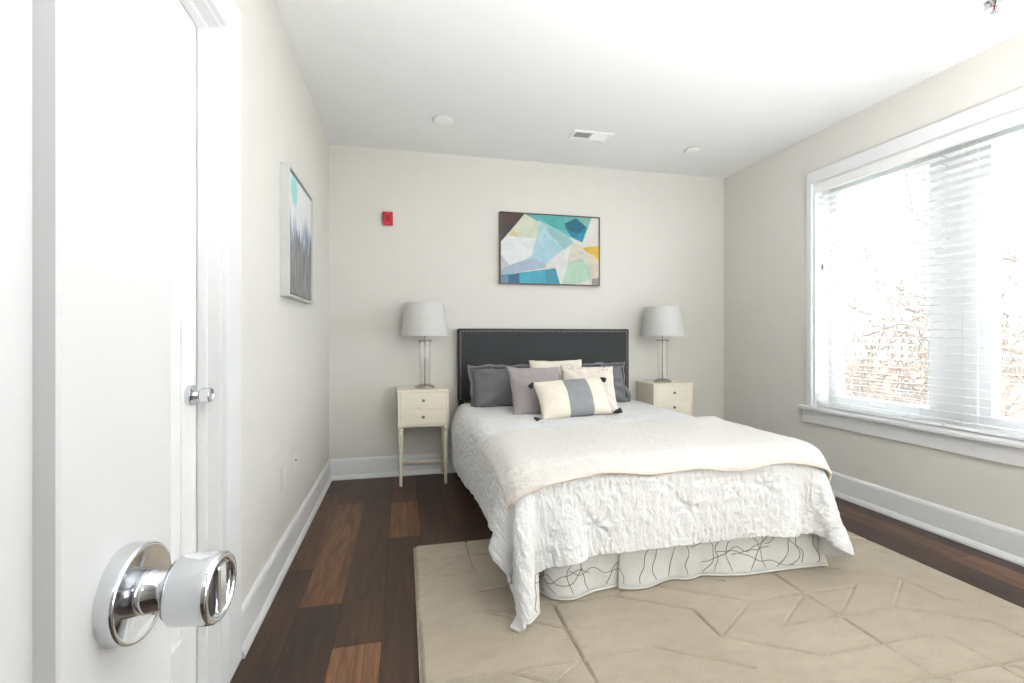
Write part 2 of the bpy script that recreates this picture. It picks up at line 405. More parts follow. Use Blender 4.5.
for y0, y1 in ((1.88, 2.07), (.96, 1.15)): bx(mu, FXW-.01, FXW+.1, y0, y1, WZ0+.01, WZ1-.018, bev=.004)
struct('trim_9', mu, trim_m)
# blinds
def blind(y0, y1, label, wand):
    t = thing('window_blind', label, 'blind', (XR+.035, (y0+y1)/2, WZ0), group='white slatted blinds in the window')
    hw = (y1-y0)/2
    b = BM(); bx(b, -.028, .028, -hw, hw, WZ1-WZ0-.065, WZ1-WZ0-.0185, bev=.003); obj('headrail', b, slat_m, t)
    b = BM(); bx(b, -.034, -.028, -hw-.0035, hw+.0035, WZ1-WZ0-.075, WZ1-WZ0-.0185, bev=.002); obj('valance', b, slat_m, t)
    b = BM(); pitch = .0455; n = int((WZ1-WZ0-.08-.03)/pitch)
    ang = math.radians(-7)
    for k in range(n):
        z = .045+k*pitch
        cs, sn = math.cos(ang), math.sin(ang)
        rows = []
        for u in (-.025, -.012, 0, .012, .025):
            crown = .0022*(1-(u/.025)**2)
            rows.append((u*cs, z+u*sn+crown))
        th = .0024
        top = [[b.verts.new((x, yy, zz+th/2)) for x, zz in rows] for yy in (-hw+.004, hw-.004)]
        bot = [[b.verts.new((x, yy, zz-th/2)) for x, zz in rows] for yy in (-hw+.004, hw-.004)]
        for i in range(4):
            b.faces.new((top[0][i], top[0][i+1], top[1][i+1], top[1][i])); b.faces.new((bot[0][i+1], bot[0][i], bot[1][i], bot[1][i+1]))
        for s in (0, 1):
            for i in range(4): b.faces.new((top[s][i], top[s][i+1], bot[s][i+1], bot[s][i]))
        for i in (0, 4): b.faces.new((top[0][i], top[1][i], bot[1][i], bot[0][i]))
    obj('slats', b, slat_m, t)
    b = BM(); bx(b, -.026, .026, -hw+.004, hw-.004, .008, .026, bev=.004); obj('bottom_rail', b, slat_m, t)
    for yy in (-hw+.10, hw-.10):
        b = BM()
        for xx in (-.028, .028): tube(b, [(xx, yy, .03), (xx, yy, WZ1-WZ0-.06)], .0011, 6)
        for k in range(n): tube(b, [(-.028, yy, .042+k*pitch+.0025), (.028, yy, .042+k*pitch-.0025)], .0007, 4, False)
        obj('ladder_cord', b, cord_m, t)
    if wand:
        b = BM(); tube(b, [(-.038, hw-.06, WZ1-WZ0-.09), (-.038, hw-.058, 1.02)], .0016, 8); obj('lift_cord', b, cord_m, t)
        b = BM(); lathe(b, [(0, 0), (.006, .004), (.007, .03), (.004, .05), (0, .052)], 12, Matrix.Translation((-.038, hw-.058, .97))); obj('cord_tassel', b, mat('brown_wood_bead', (120, 110, 100), .5), t)
    return t
blind(1.985, 2.777, 'white horizontal slat blind over the window part nearest the back wall', True)
blind(1.055, 1.977, 'white horizontal slat blind cut off by the right edge of the view', False)
blind(.245, 1.047, 'white horizontal slat blind on the unseen window part added for daylight by the front wall', False)

# ---------------------------------------------------------------- ceiling fittings
vt = thing('ceiling_vent', 'white rectangular ceiling air vent with two louvred halves above the bed', 'vent', (1.325, 3.175, H), (0, 0, 0))
b = BM(); ww, dd = .15, .068
for q in ((-ww, ww, -dd, -dd+.022), (-ww, ww, dd-.022, dd), (-ww, -ww+.024, -dd+.022, dd-.022), (ww-.024, ww, -dd+.022, dd-.022), (-.006, .006, -dd+.022, dd-.022)): bx(b, q[0], q[1], q[2], q[3], -.009, 0, bev=.002)
obj('frame', b, plate_m, vt)
for s, a in ((-1, .35), (1, -.7)):
    b = BM(); xa, xb = ((-ww+.024, -.006) if s < 0 else (.006, ww-.024))
    for k in range(7):
        yy = -dd+.028+k*.0128
        M_ = Matrix.Translation((0, yy, -.0035))@Matrix.Rotation(a, 4, 'X')
        r = bmesh.ops.create_cube(b, size=1)
        for v in r['verts']: v.co = M_@Vector(((xa+xb)/2+v.co.x*(xb-xa), v.co.y*.0125, v.co.z*.001))
    obj('louvres', b, plate_m, vt)
b = BM(); bx(b, -ww+.01, ww-.01, -dd+.01, dd-.01, -.0012, -.0002); obj('duct_opening', b, dark_slot_m, vt)
def disc(x, y, r, label):
    t = thing('sprinkler_cover', label, 'sprinkler', (x, y, H), group='round ceiling sprinkler covers')
    b = BM(); lathe(b, [(0, 0), (r*.8, 0), (r*.8, -.006), (r, -.008), (r, -.012), (r*.93, -.015), (0, -.016)], 40); obj('cover', b, plate_m, t)
disc(.262, 3.16, .066, 'white round sprinkler cover on the ceiling left of the air vent')
disc(2.205, 3.235, .058, 'white round sprinkler cover on the ceiling near the right wall corner')
sp = thing('ceiling_sprinkler', 'small pendent sprinkler with a dark bulb on the ceiling above the window', 'sprinkler', (2.50, 1.50, H))
b = BM(); lathe(b, [(0, 0), (.035, 0), (.033, -.006), (.014, -.010), (.012, -.022), (0, -.022)], 28); obj('escutcheon', b, chrome_m, sp)
b = BM()
for s in (-1, 1): tube(b, [(s*.011, 0, -.02), (s*.014, 0, -.034), (s*.004, 0, -.048)], .002, 8)
obj('yoke', b, chrome_m, sp)
b = BM(); lathe(b, [(0, -.02), (.003, -.023), (.003, -.044), (0, -.046)], 12); obj('bulb', b, mat('red_bulb_glass', (130, 30, 34), .15), sp)
b = BM(); lathe(b, [(0, -.048), (.014, -.048), (.014, -.050), (0, -.050)], 20); obj('deflector', b, chrome_m, sp)
# unseen lamps added for fill: a hall pendant and a floor uplighter
def add_fill_globe(x, y, r, drop, watt, label, matname):
    t = thing('fill_pendant', label, 'lamp', (x, y, H))
    b = BM(); lathe(b, [(0, 0), (.06, 0), (.06, -.02), (.008, -.028), (.008, -drop+r), (.045, -drop+r-.002), (.045, -drop+r-.02), (0, -drop+r-.02)], 32); obj('canopy', b, nickel_m, t)
    b = BM(); bmesh.ops.create_uvsphere(b, u_segments=32, v_segments=20, radius=r, matrix=Matrix.Translation((0, 0, -drop))); obj('fill_globe', b, emit(matname, (.97, .985, 1), watt), t, smooth=True)
add_fill_globe(.3, -1.4, .15, .40, FILL_HALL, 'unseen pendant added in the hall outside the bedroom as fill light', 'hall_fill_glow')  # unseen, added as weak fill through the doorway
def fill_uplight(x, y, hgt, r, watt, label):
    t = thing('fill_uplighter', label, 'lamp', (x, y, 0))
    b = BM(); lathe(b, [(0, 0), (r*.95, 0), (r, .01), (r, hgt), (r*.97, hgt+.004), (r*.94, hgt), (r*.94, hgt-.045), (0, hgt-.045)], 40); obj('canister', b, nickel_m, t)
    b = BM(); lathe(b, [(0, hgt-.029), (r*.92, hgt-.030), (r*.92, hgt-.04), (0, hgt-.04)], 40); obj('fill_diffuser', b, emit('fill_diffuser_glow', (.97, .985, 1), watt), t)
fill_uplight(1.42, -.15, .78, .17, FILL_ROOM, 'unseen round uplighter added by the front wall as fill light')  # unseen, added to bounce fill light off the ceiling

# ---------------------------------------------------------------- wall fittings
fa = thing('fire_alarm_horn', 'small red fire alarm box high on the back wall', 'alarm', (-.1165, YB, 2.005))
b = BM(); bx(b, -.038, .038, -.030, 0, -.052, .052, bev=.006, seg=3); obj('housing', b, mat('alarm_red', (190, 30, 42), .35), fa)
b = BM(); bx(b, -.014, .014, -.036, -.029, -.024, .024, bev=.003); obj('grille', b, mat('alarm_dark_red', (150, 18, 32), .4), fa)
for zz in (.038, -.04):
    b = BM(); lathe(b, [(0, 0), (.006, 0), (.006, .003), (.004, .004), (0, .004)], 16, Matrix.Translation((0, -.0295, zz))@Matrix.Rotation(PI/2, 4, 'X'))
    obj('screw', b, mat('alarm_light_red', (215, 90, 92), .3), fa)
def plate(y, z, lab, jack):
    t = thing('wall_plate', lab, 'outlet', (XL, y, z))
    b = BM(); bx(b, 0, .006, -.036, .036, -.058, .058, bev=.003); obj('cover', b, faint_m, t)
    if jack:
        b = BM(); lathe(b, [(0, .006), (.006, .006), (.006, .012), (.003, .012), (0, .013)], 16, Matrix.Rotation(PI/2, 4, 'Y')); obj('jack', b, nickel_m, t)
    else:
        b = BM()
        for s in (-1, 1): bx(b, .0055, .0075, -.017, .017, s*.026-.019, s*.026+.019, bev=.002)
        obj('socket_face', b, faint_m, t)
plate(2.607, .452, 'white wall plate with a small dark jack, the one further along the left wall', True)
plate(2.38, .427, 'blank looking white socket plate low on the left wall nearer the door', False)

# ---------------------------------------------------------------- paintings
PCOL = {}
def pcol(c):
    if c not in PCOL:
        q = N('paint_%d_%d_%d' % c); n1 = q.noise(14, 5, q.coords('Object', (1, 1, 1)), .65, .5); l = tuple(v*.80 for v in s2l(c))
        q.l(q.ramp(n1.outputs[0], [(.3, tuple(v*.86 for v in l)), (.55, l), (.75, tuple(min(1, v*1.08+.01) for v in l))]), q.b.inputs['Base Color'])
        q.b.inputs['Roughness'].default_value = .6; PCOL[c] = q.m
    return PCOL[c]
pt = thing('abstract_painting', 'framed abstract painting of teal, white and yellow shapes above the headboard', 'painting', (.768, YB, 1.521))
PW, PH = .874, .589
b = BM(); t_ = .008
for q in ((0, PW, 0, t_), (0, PW, PH-t_, PH), (0, t_, t_, PH-t_), (PW-t_, PW, t_, PH-t_)): bx(b, q[0], q[1], -.04, -.001, q[2], q[3], bev=.001)
obj('frame', b, mat('dark_bronze_wood', (92, 76, 64), .4), pt)
polys = [((233, 232, 226), [(130, 132), (743, 180), (738, 595), (125, 575)]),
 ((92, 72, 68), [(130, 132), (275, 144), (215, 225), (130, 240)]), ((72, 64, 64), [(130, 225), (230, 205), (135, 318)]),
 ((224, 228, 206), [(275, 148), (368, 195), (345, 305), (178, 280)]), ((232, 222, 170), [(178, 280), (215, 240), (240, 292), (200, 300)]),
 ((110, 192, 190), [(275, 143), (690, 176), (632, 330), (540, 290), (365, 200)]), ((86, 180, 178), [(365, 165), (520, 165), (525, 260), (430, 225)]),
 ((187, 222, 226), [(365, 190), (540, 285), (577, 330), (510, 372), (400, 455), (330, 470), (225, 462), (320, 400), (345, 300)]),
 ((160, 205, 208), [(400, 215), (540, 285), (577, 330), (520, 370), (470, 320), (420, 270)]),
 ((176, 214, 230), [(400, 270), (510, 370), (400, 457), (300, 440), (350, 370)]),
 ((28, 136, 160), [(522, 212), (590, 182), (660, 240), (630, 329), (560, 290), (525, 245)]), ((32, 106, 132), [(522, 212), (590, 182), (655, 236), (600, 275), (545, 255)]),
 ((30, 150, 182), [(575, 298), (650, 262), (630, 329)]),
 ((134, 192, 178), [(598, 172), (690, 178), (662, 242)]),
 ((240, 242, 242), [(133, 318), (180, 282), (345, 300), (320, 400), (280, 430), (185, 462), (133, 395)]),
 ((204, 210, 216), [(132, 395), (188, 462), (132, 490)]), ((178, 194, 214), [(132, 492), (185, 462), (320, 420), (402, 455), (402, 482), (132, 522)]),
 ((232, 234, 232), [(550, 362), (400, 457), (465, 487), (492, 580), (520, 560), (545, 440)]),
 ((72, 160, 184), [(130, 522), (462, 484), (492, 580), (130, 572)]), ((76, 178, 202), [(250, 510), (400, 491), (405, 574), (240, 572)]), ((54, 102, 138), [(180, 528), (242, 514), (246, 574), (180, 573)]), ((118, 152, 180), [(130, 524), (180, 530), (180, 573), (130, 571)]),
 ((226, 220, 204), [(575, 330), (642, 358), (642, 402), (600, 432), (536, 462), (555, 362)]),
 ((238, 198, 84), [(632, 362), (742, 352), (740, 446), (700, 412), (650, 384)]),
 ((226, 214, 198), [(642, 402), (700, 414), (740, 448), (740, 545), (690, 552), (672, 478)]),
 ((186, 218, 196), [(540, 458), (622, 425), (672, 480), (682, 552), (580, 582), (505, 580)]),
 ((238, 236, 232), [(600, 582), (692, 556), (692, 592)]), ((162, 152, 152), [(690, 552), (740, 545), (738, 595), (690, 592)])]
b = BM(); cols = []
bx(b, t_, PW-t_, -.030, -.004, t_, PH-t_)
for i, (c, pl) in enumerate(polys):
    cols.append(pcol(c)); vs = []
    for x, y in pl:
        u = (x-130)/611; v = 1-(y-(132+48*u))/(443-28*u)
        vs.append(b.verts.new((min(max(t_, u*PW), PW-t_), -.0302-.00015*i, min(max(t_, v*PH), PH-t_))))
    f = b.faces.new(vs)
    f.normal_update()
    if f.normal.y > 0: f.normal_flip()
    f.material_index = i
obj('canvas', b, cols, pt, fix=False)
# painting on the left wall
pl_ = thing('abstract_painting', 'tall grey and white abstract painting in a silver frame on the left wall', 'painting', (XL, 2.317, 1.278))
LW, LH = .585, .61
b = BM(); t_ = .012
for q in ((0, LW, 0, t_), (0, LW, LH-t_, LH), (0, t_, t_, LH-t_), (LW-t_, LW, t_, LH-t_)): bx(b, .001, .042, q[0], q[1], q[2], q[3], bev=.001)
obj('frame', b, mat('silver_leaf_wood', (205, 207, 205), .35, .25), pl_)
b = BM(); bx(b, .002, .022, t_, LW-t_, t_, LH-t_); obj('backing', b, black_m, pl_)
def left_canvas():
    q = N('grey_abstract_canvas'); tc = q.n('ShaderNodeTexCoord'); sp_ = q.n('ShaderNodeSeparateXYZ'); q.l(tc.outputs['Object'], sp_.inputs[0])
    Y, Z = sp_.outputs[1], sp_.outputs[2]
    n1 = q.noise(3, 4, q.coords('Object', (1, 4.5, 1.1)), .6, .6); n2 = q.noise(10, 4, q.coords('Object', (1, 3, .6)), .6)
    f = q.math('ADD', q.math('DIVIDE', Z, LH), q.math('MULTIPLY', q.math('SUBTRACT', n1.outputs[0], .5), .75))
    c = q.ramp(f, [(.12, s2l((112, 112, 108))), (.40, s2l((116, 116, 114))), (.50, s2l((98, 98, 114))), (.58, s2l((170, 180, 200))), (.66, s2l((226, 228, 230))), (.95, s2l((232, 233, 230)))])
    c = q.mix(q.ramp(n2.outputs[0], [(.45, (0, 0, 0)), (.7, (.45, .45, .45))]), c, s2l((196, 200, 208)))
    dy = q.math('DIVIDE', q.math('SUBTRACT', Y, .14), .085); dz = q.math('DIVIDE', q.math('SUBTRACT', Z, .53), .10)
    r = q.math('ADD', q.math('MULTIPLY', dy, dy), q.math('MULTIPLY', dz, dz))
    c = q.mix(q.ramp(q.math('MULTIPLY', q.math('ADD', r, q.math('MULTIPLY', n1.outputs[0], 2.4)), .4), [(.66, (.9, .9, .9)), (.84, (0, 0, 0))]), c, s2l((140, 208, 206)))
    q.l(c, q.b.inputs['Base Color']); q.b.inputs['Roughness'].default_value = .5; return q.m
b = BM(); bx(b, .022, .034, t_+.008, LW-t_-.008, t_+.008, LH-t_-.008, bev=.001); obj('canvas', b, left_canvas(), pl_)

# ---------------------------------------------------------------- rug
def rug():
    x0, x1, y0, y1 = .05, 2.40, .42, 2.45
    h = .005; nx, ny = int((x1-x0)/h)+1, int((y1-y0)/h)+1
    X, Y = np.meshgrid(np.linspace(x0, x1, nx), np.linspace(y0, y1, ny), indexing='ij')
    gx, gy, ox, oy = .2625, .1635, .585, 1.79
    P = lambda i, j: np.array((ox+gx*i, oy-gy*j))
    strong = {((0, 0), (1, 0)), ((1, 0), (2, 1)), ((2, 0), (3, 1)), ((2, 1), (2, 2)), ((0, 0), (0, 2)), ((0, 2), (1, 2)), ((1, 2), (2, 3)), ((2, 2), (3, 3)), ((3, 3), (4, 3)), ((4, 3), (5, 3)), ((4, 2), (4, 3)),
              ((3, 2), (4, 2)), ((4, 2), (5, 2)), ((5, 2), (6, 3)), ((4, 0), (4, 1)), ((3, 1), (4, 1)), ((4, 1), (5, 1)), ((6, 1), (6, 2)), ((5, 0), (6, 1)), ((6, 3), (6, 4)), ((4, 4), (5, 4)), ((6, 2), (7, 3)), ((0, 2), (0, 3)), ((5, 4), (6, 4))}
    faint = {((3, 1), (2, 2)), ((4, 1), (3, 2)), ((5, 1), (4, 2)), ((0, 2), (-1, 3)), ((6, 1), (5, 2)), ((5, 3), (5, 4)), ((4, 1), (4, 2)), ((-1, 2), (0, 2)), ((-2, 2), (-1, 3)), ((0, 1), (1, 1)), ((4, 4), (4, 3))}
    rr = random.Random(5)
    for i in range(-3, 8):
        for j in range(-5, 9):
            if -1 < j < 4 and i >= 0: continue
            if rr.random() < .5: strong.add(((i, j), (i+1, j)))
            if rr.random() < .4: strong.add(((i, j), (i+1, j+1)))
            if rr.random() < .3: strong.add(((i, j), (i, j+1)))
            if rr.random() < .25: faint.add(((i+1, j), (i, j+1)))
    Z = np.full(X.shape, .0185)
    for S, dep in ((strong, .0165), (faint, .007)):
        for a, c in S:
            A, B_ = P(*a), P(*c); d = B_-A; L = np.hypot(*d); d = d/L
            t = np.clip((X-A[0])*d[0]+(Y-A[1])*d[1], 0, L)
            D = np.hypot(X-A[0]-t*d[0], Y-A[1]-t*d[1])
            Z = np.minimum(Z, .0185-dep*np.exp(-(D/.0045)**2))
    rng2 = np.random.default_rng(1)
    Z += rng2.normal(0, .0003, Z.shape)
    e = np.minimum(np.minimum(X-x0, x1-X), np.minimum(Y-y0, y1-Y)); Z = np.minimum(Z, .004+.0145*np.sqrt(np.clip(e/.012, 0, 1)))
    V = np.stack([X, Y, Z], -1).reshape(-1, 3)
    idx = np.arange(nx*ny).reshape(nx, ny)
    F = np.stack([idx[:-1, :-1], idx[1:, :-1], idx[1:, 1:], idx[:-1, 1:]], -1).reshape(-1, 4)
    # skirt down to the floor
    ring = np.concatenate([idx[:, 0], idx[-1, 1:], idx[-2::-1, -1], idx[0, -2:0:-1]])
    V2 = V[ring].copy(); V2[:, 2] = .0005; base = len(V); n = len(ring)
    F2 = [(int(ring[i]), base+i, base+(i+1) % n, int(ring[(i+1) % n])) for i in range(n)]
    me = bpy.data.meshes.new('area_rug'); me.from_pydata(np.vstack([V, V2]).tolist(), [], F.tolist()+F2+[tuple(range(base+n-1, base-1, -1))]); me.materials.append(rug_m)
    for p in me.polygons: p.use_smooth = True
    o = bpy.data.objects.new('area_rug', me); C.objects.link(o)
    tag(o, 'beige rug with carved geometric lines lying under the foot of the bed', 'rug')
rug()

# ---------------------------------------------------------------- nightstands
def nightstand(label, x0, yfront):
    Wd, D, zt = .365, .285, .70
    t = thing('nightstand', label, 'nightstand', (x0+Wd/2, yfront+D/2, 0), group='cream two-drawer nightstands')
    hx, hy = Wd/2, D/2; zb = .43
    b = BM(); bx(b, -hx-.004, hx+.004, -hy-.004, hy, zt-.016, zt, bev=.003); obj('top', b, ns_m, t)
    b = BM()
    bx(b, -hx, -hx+.016, -hy, hy, zb, zt-.016, bev=.001); bx(b, hx-.016, hx, -hy, hy, zb, zt-.016, bev=.001)
    bx(b, -hx+.016, hx-.016, hy-.012, hy, zb, zt-.016); bx(b, -hx+.016, hx-.016, -hy+.002, hy-.012, zb, zb+.014); bx(b, -hx+.016, hx-.016, -hy+.003, -hy+.02, zb+.122, zb+.132)
    obj('carcass', b, ns_m, t)
    for z0, z1 in ((zb+.016, zb+.1255), (zb+.1285, zt-.018)):
        b = BM(); bx(b, -hx+.018, hx-.018, -hy-.002, -hy+.2, z0, z1, bev=.0025); d = obj('drawer', b, ns_m, t)
        b = BM(); zc = (z0+z1)/2+.004
        lathe(b, [(0, 0), (.004, 0), (.004, .010), (.009, .014), (.011, .019), (.009, .024), (0, .026)], 20, Matrix.Translation((-.002, -hy-.002, zc))@Matrix.Rotation(PI/2, 4, 'X')); k = obj('knob', b, mat('aged_nickel', (140, 134, 126), .3, 1), d)
    for sx in (-1, 1):
        for sy in (-1, 1):
            b = BM(); lathe(b, [(0, 0), (.0095, 0), (.0105, .02), (.0165, .36), (.0165, .385), (.0125, .39), (.0125, .400), (.0165, .405), (.0165, .43), (0, .43)], 20, Matrix.Translation((sx*(hx-.021), sy*(hy-.021), 0)))
            obj('leg', b, ns_m, t)
    b = BM(); bx(b, -hx+.03, hx-.03, hy-.029, hy-.013, .095, .118, bev=.003); obj('stretcher', b, ns_m, t)
    return t
nightstand('cream two-drawer nightstand left of the bed with its legs in view', -.038, 3.465)
nightstand('cream two-drawer nightstand right of the bed, legs hidden behind the bedding', 2.0, 3.465)
def lamp(label, x, y, z):
    t = thing('table_lamp', label, 'lamp', (x, y, z), group='grey drum shade table lamps')
    b = BM(); lathe(b, [(0, 0), (.075, 0), (.076, .006), (.072, .014), (.062, .016), (.060, .022), (.045, .026), (0, .026)], 40); obj('base', b, nickel_m, t)
    b = BM(); lathe(b, [(.0425, .024), (.0425, .352)], 40)
    obj('glass_column', b, acryl_m, t)
    b = BM(); lathe(b, [(0, .350), (.052, .350), (.054, .354), (.052, .359), (.02, .362), (0, .362)], 40); obj('cap', b, nickel_m, t)
    b = BM(); tube(b, [(0, 0, .02), (0, 0, .47)], .004, 12); lathe(b, [(0, .40), (.016, .40), (.016, .445), (0, .445)], 20); obj('stem', b, nickel_m, t)
    b = BM(); r0, r1, z0, z1 = .178, .143, .392, .640
    lathe(b, [(r0, z0), (r1, z1)], 64); lathe(b, [(r1-.003, z1), (r0-.003, z0)], 64); lathe(b, [(r0-.003, z0), (r0, z0)], 64); lathe(b, [(r1, z1), (r1-.003, z1)], 64)
    s = obj('lamp_shade', b, shade_m, t)
    b = BM()
    for k in range(3):
        a = k*2*PI/3+.4; tube(b, [(0, 0, .6), (.142*math.cos(a), .142*math.sin(a), .632)], .0018, 6)
    tube(b, [(0, 0, .44), (0, 0, .6)], .003, 8); lathe(b, [(0, .45), (.028, .47), (.03, .51), (.018, .54), (0, .545)], 20)
    obj('harp', b, plate_m, s)
    return t
lamp('grey drum shade lamp with clear column on the left nightstand', .160, 3.60, .7005)
lamp('grey drum shade lamp with clear column on the right nightstand', 2.160, 3.600, .7005)

# ---------------------------------------------------------------- bed
bed = thing('bed', 'bed with tall charcoal upholstered headboard edged in nailheads', 'bed', (1.157, 3.72, 0))
HX = .737
b = BM(); bx(b, -HX, HX, -.035, .035, .585, 1.152, bev=.012, seg=3); hb = obj('headboard', b, head_m, bed)
b = BM()
pts = [(-HX+.022, z) for z in np.arange(.60, 1.13, .0205)]+[(x, 1.131) for x in np.arange(-HX+.022, HX-.02, .0205)]+[(HX-.022, z) for z in np.arange(1.131, .60, -.0205)]
for x, z in pts: lathe(b, [(.0058, 0), (.0045, .003), (0, .0045)], 8, Matrix.Translation((x, -.0348, z))@Matrix.Rotation(PI/2, 4, 'X'))
obj('nailhead_trim', b, mat('antique_brass_nail', (176, 168, 156), .3, .8), hb)
for s in (-1, 1):
    b = BM(); bx(b, s*(HX-.03)-.022, s*(HX-.03)+.022, -.02, .03, 0.0, .6, bev=.003); obj('leg', b, black_m, bed)
b = BM(); bx(b, -.63, -.60, -1.78, -.03, .17, .21); bx(b, .60, .63, -1.78, -.03, .17, .21); bx(b, -.63, .63, -1.80, -1.77, .17, .21); bx(b, -.60, .60, -.05, -.03, .17, .21)
obj('side_rail', b, black_m, bed)
for sx in (-1, 1):
    for yy in (-1.75, -1.0):
        b = BM(); lathe(b, [(0, 0), (.02, 0), (.02, .17), (0, .17)], 16, Matrix.Translation((sx*.55, yy, .0 if yy > -1.1 else .0190))); obj('foot', b, black_m, bed)
b = BM(); bx(b, .485, 1.83, 1.83, 3.66, .212, .36, bev=.02, seg=3); tag(obj('box_spring', b, box_m), 'white box spring hidden between the bed skirt and the mattress', 'box spring')
b = BM(); bx(b, .48, 1.835, 1.82, 3.67, .362, .545, bev=.045, seg=4); tag(obj('mattress', b, box_m), 'white mattress under the comforter', 'mattress')
# bed skirt ------------------------------------------------
def strip(name, bot, top_fn, m, parent, rows=14, th=.003, u0=0, stitch=False):
    """cloth strip hanging from top_fn(s) to the hem polyline bot [(x,y,z)]"""
    # resample hem smoothly
    P = np.array(bot, float); seg = np.r_[0, np.cumsum(np.linalg.norm(np.diff(P, axis=0), axis=1))]; n = max(20, int(seg[-1]/.012))
    S = np.linspace(0, seg[-1], n); Q = np.stack([np.interp(S, seg, P[:, k]) for k in range(3)], -1)
    ker = np.array([1, 2, 3, 2, 1.])/9
    for _ in range(2):
        for k in range(3): Q[2:-2, k] = np.convolve(Q[:, k], ker, 'valid')
    b = BM(); uvl = b.loops.layers.uv.new('UVMap'); G = []
    for i in range(n):
        T = np.array(top_fn(Q[i], S[i]/seg[-1])); row = []
        for j in range(rows):
            t = j/(rows-1); p = T*(1-t)+Q[i]*t; bulge = .012*math.sin(t*PI)*nz(S[i]*7, t*2, 3.3)
            row.append((b.verts.new((p[0], p[1]+bulge, p[2])), (S[i]+u0, p[2])))
        G.append(row)
    for i in range(n-1):
        for j in range(rows-1):
            q = (G[i][j], G[i+1][j], G[i+1][j+1], G[i][j+1]); f = b.faces.new([a[0] for a in q]); f.smooth = True
            for lp, a in zip(f.loops, q): lp[uvl].uv = a[1]
    L = S[-1]; GC = [[a[0].co.copy() for a in row] for row in G]
    def at(a, t):
        fi = min(max(a/L, 0), 1)*(n-1); fj = min(max(t, 0), 1)*(rows-1); i = min(int(fi), n-2); j = min(int(fj), rows-2); fi -= i; fj -= j
        c = lambda p, q_: GC[p][q_]
        return (c(i, j)*(1-fi)+c(i+1, j)*fi)*(1-fj)+(c(i, j+1)*(1-fi)+c(i+1, j+1)*fi)*fj
    lines = []
    if stitch:
        rs = random.Random(int(u0*10)+3); a = .02
        while a < L-.01:
            x_, t_s, base_, curl, pl_s = a, .95, rs.uniform(-.35, .35), rs.uniform(-.5, .5), []
            for k in range(70):
                head = base_+curl*k*.03+1.5*nz(k*.12, a*31, u0); x_ += math.sin(head)*.009; t_s -= math.cos(head)*.024
                if not (0 < x_ < L) or t_s < .02 or t_s > .97: break
                pl_s.append(at(x_, t_s)+Vector((0, -.0028, 0)))
            if len(pl_s) > 4: lines.append(pl_s)
            a += rs.uniform(.05, .095)
        for rep in range(int(L/.22)+1):
            x_, t_s, head, pl_s = rs.uniform(0, L*.8), rs.uniform(.55, .85), 1.3, []
            for k in range(50):
                head = 1.45+1.5*nz(k*.10, rep*7.7, u0+5); x_ += math.sin(head)*.007; t_s -= math.cos(head)*.022
                if not (0 < x_ < L) or t_s < .03 or t_s > .96: break
                pl_s.append(at(x_, t_s)+Vector((0, -.0028, 0)))
            if len(pl_s) > 4: lines.append(pl_s)
    o = obj(name, b, m, parent, fix=False); md = o.modifiers.new('thick', 'SOLIDIFY'); md.thickness = th; md.offset = 0
    if lines:
        sb = BM()
        for pl_s in lines: tube(sb, pl_s, .0014, 5)
        hb_ = BM(); tube(hb_, [at(L*k/60, .985)+Vector((0, -.002, 0)) for k in range(61)], .0035, 6); obj('hem_seam', hb_, m, o)
        obj('stitching', sb, stitch_m, o)
    return o
def onfloor(u, v, z=.0215):
    a = (u-512)/FPX; bb = -(v-CY)/FPX; d = (math.sin(YAW)+a*math.cos(YAW), math.cos(YAW)-a*math.sin(YAW), bb); t = (z-EYE)/bb
    return (d[0]*t, d[1]*t, z)
sk = thing('bed_skirt', 'white bed skirt with thin grey wandering lines hanging below the comforter', 'bed skirt', (0, 0, 0))
h1 = [onfloor(u, v) for u, v in ((528, 580), (536, 588), (541, 593), (548, 598.5), (562, 601), (575, 600), (592, 592), (606, 589), (622, 585))]
strip('front_panel', h1, lambda p, s: (min(max(p[0], .5), 1.83), 1.815, .35), skirt_m, sk, stitch=True)
h2 = [onfloor(u, v, .0225) for u, v in ((618, 588), (628, 590), (648, 588.5), (660, 583), (672, 578.5), (685, 580), (694, 579), (699, 575), (720, 576), (745, 575.5), (770, 572), (800, 568), (828, 565.5))]
strip('front_panel', h2, lambda p, s: (min(max(p[0]-.01, .5), 1.83), 1.805, .35), skirt_m, sk, u0=.7, stitch=True)
strip('side_panel', [(.49, 1.84, .0215), (.478, 2.1, .0215), (.49, 2.4, .0215), (.478, 2.8, .006), (.488, 3.2, .006), (.48, 3.62, .006)], lambda p, s: (.482, p[1], .35), skirt_m, sk, u0=2)
strip('side_panel', [(1.86, 1.80, .0215), (1.85, 2.1, .0215), (1.86, 2.4, .0215), (1.85, 2.8, .006), (1.86, 3.2, .006), (1.85, 3.62, .006)], lambda p, s: (1.838, p[1], .35), skirt_m, sk, u0=4)
# loose corner tie of the skirt poking out by the comforter tip
tp = [onfloor(u, v, .0225) for u, v in ((521, 622), (528, 626), (533, 621), (541, 612), (537, 608))]
strip('corner_flap', tp, lambda p, s: (.50+.03*s, 1.80, .24), skirt_m, sk, u0=6, stitch=True)

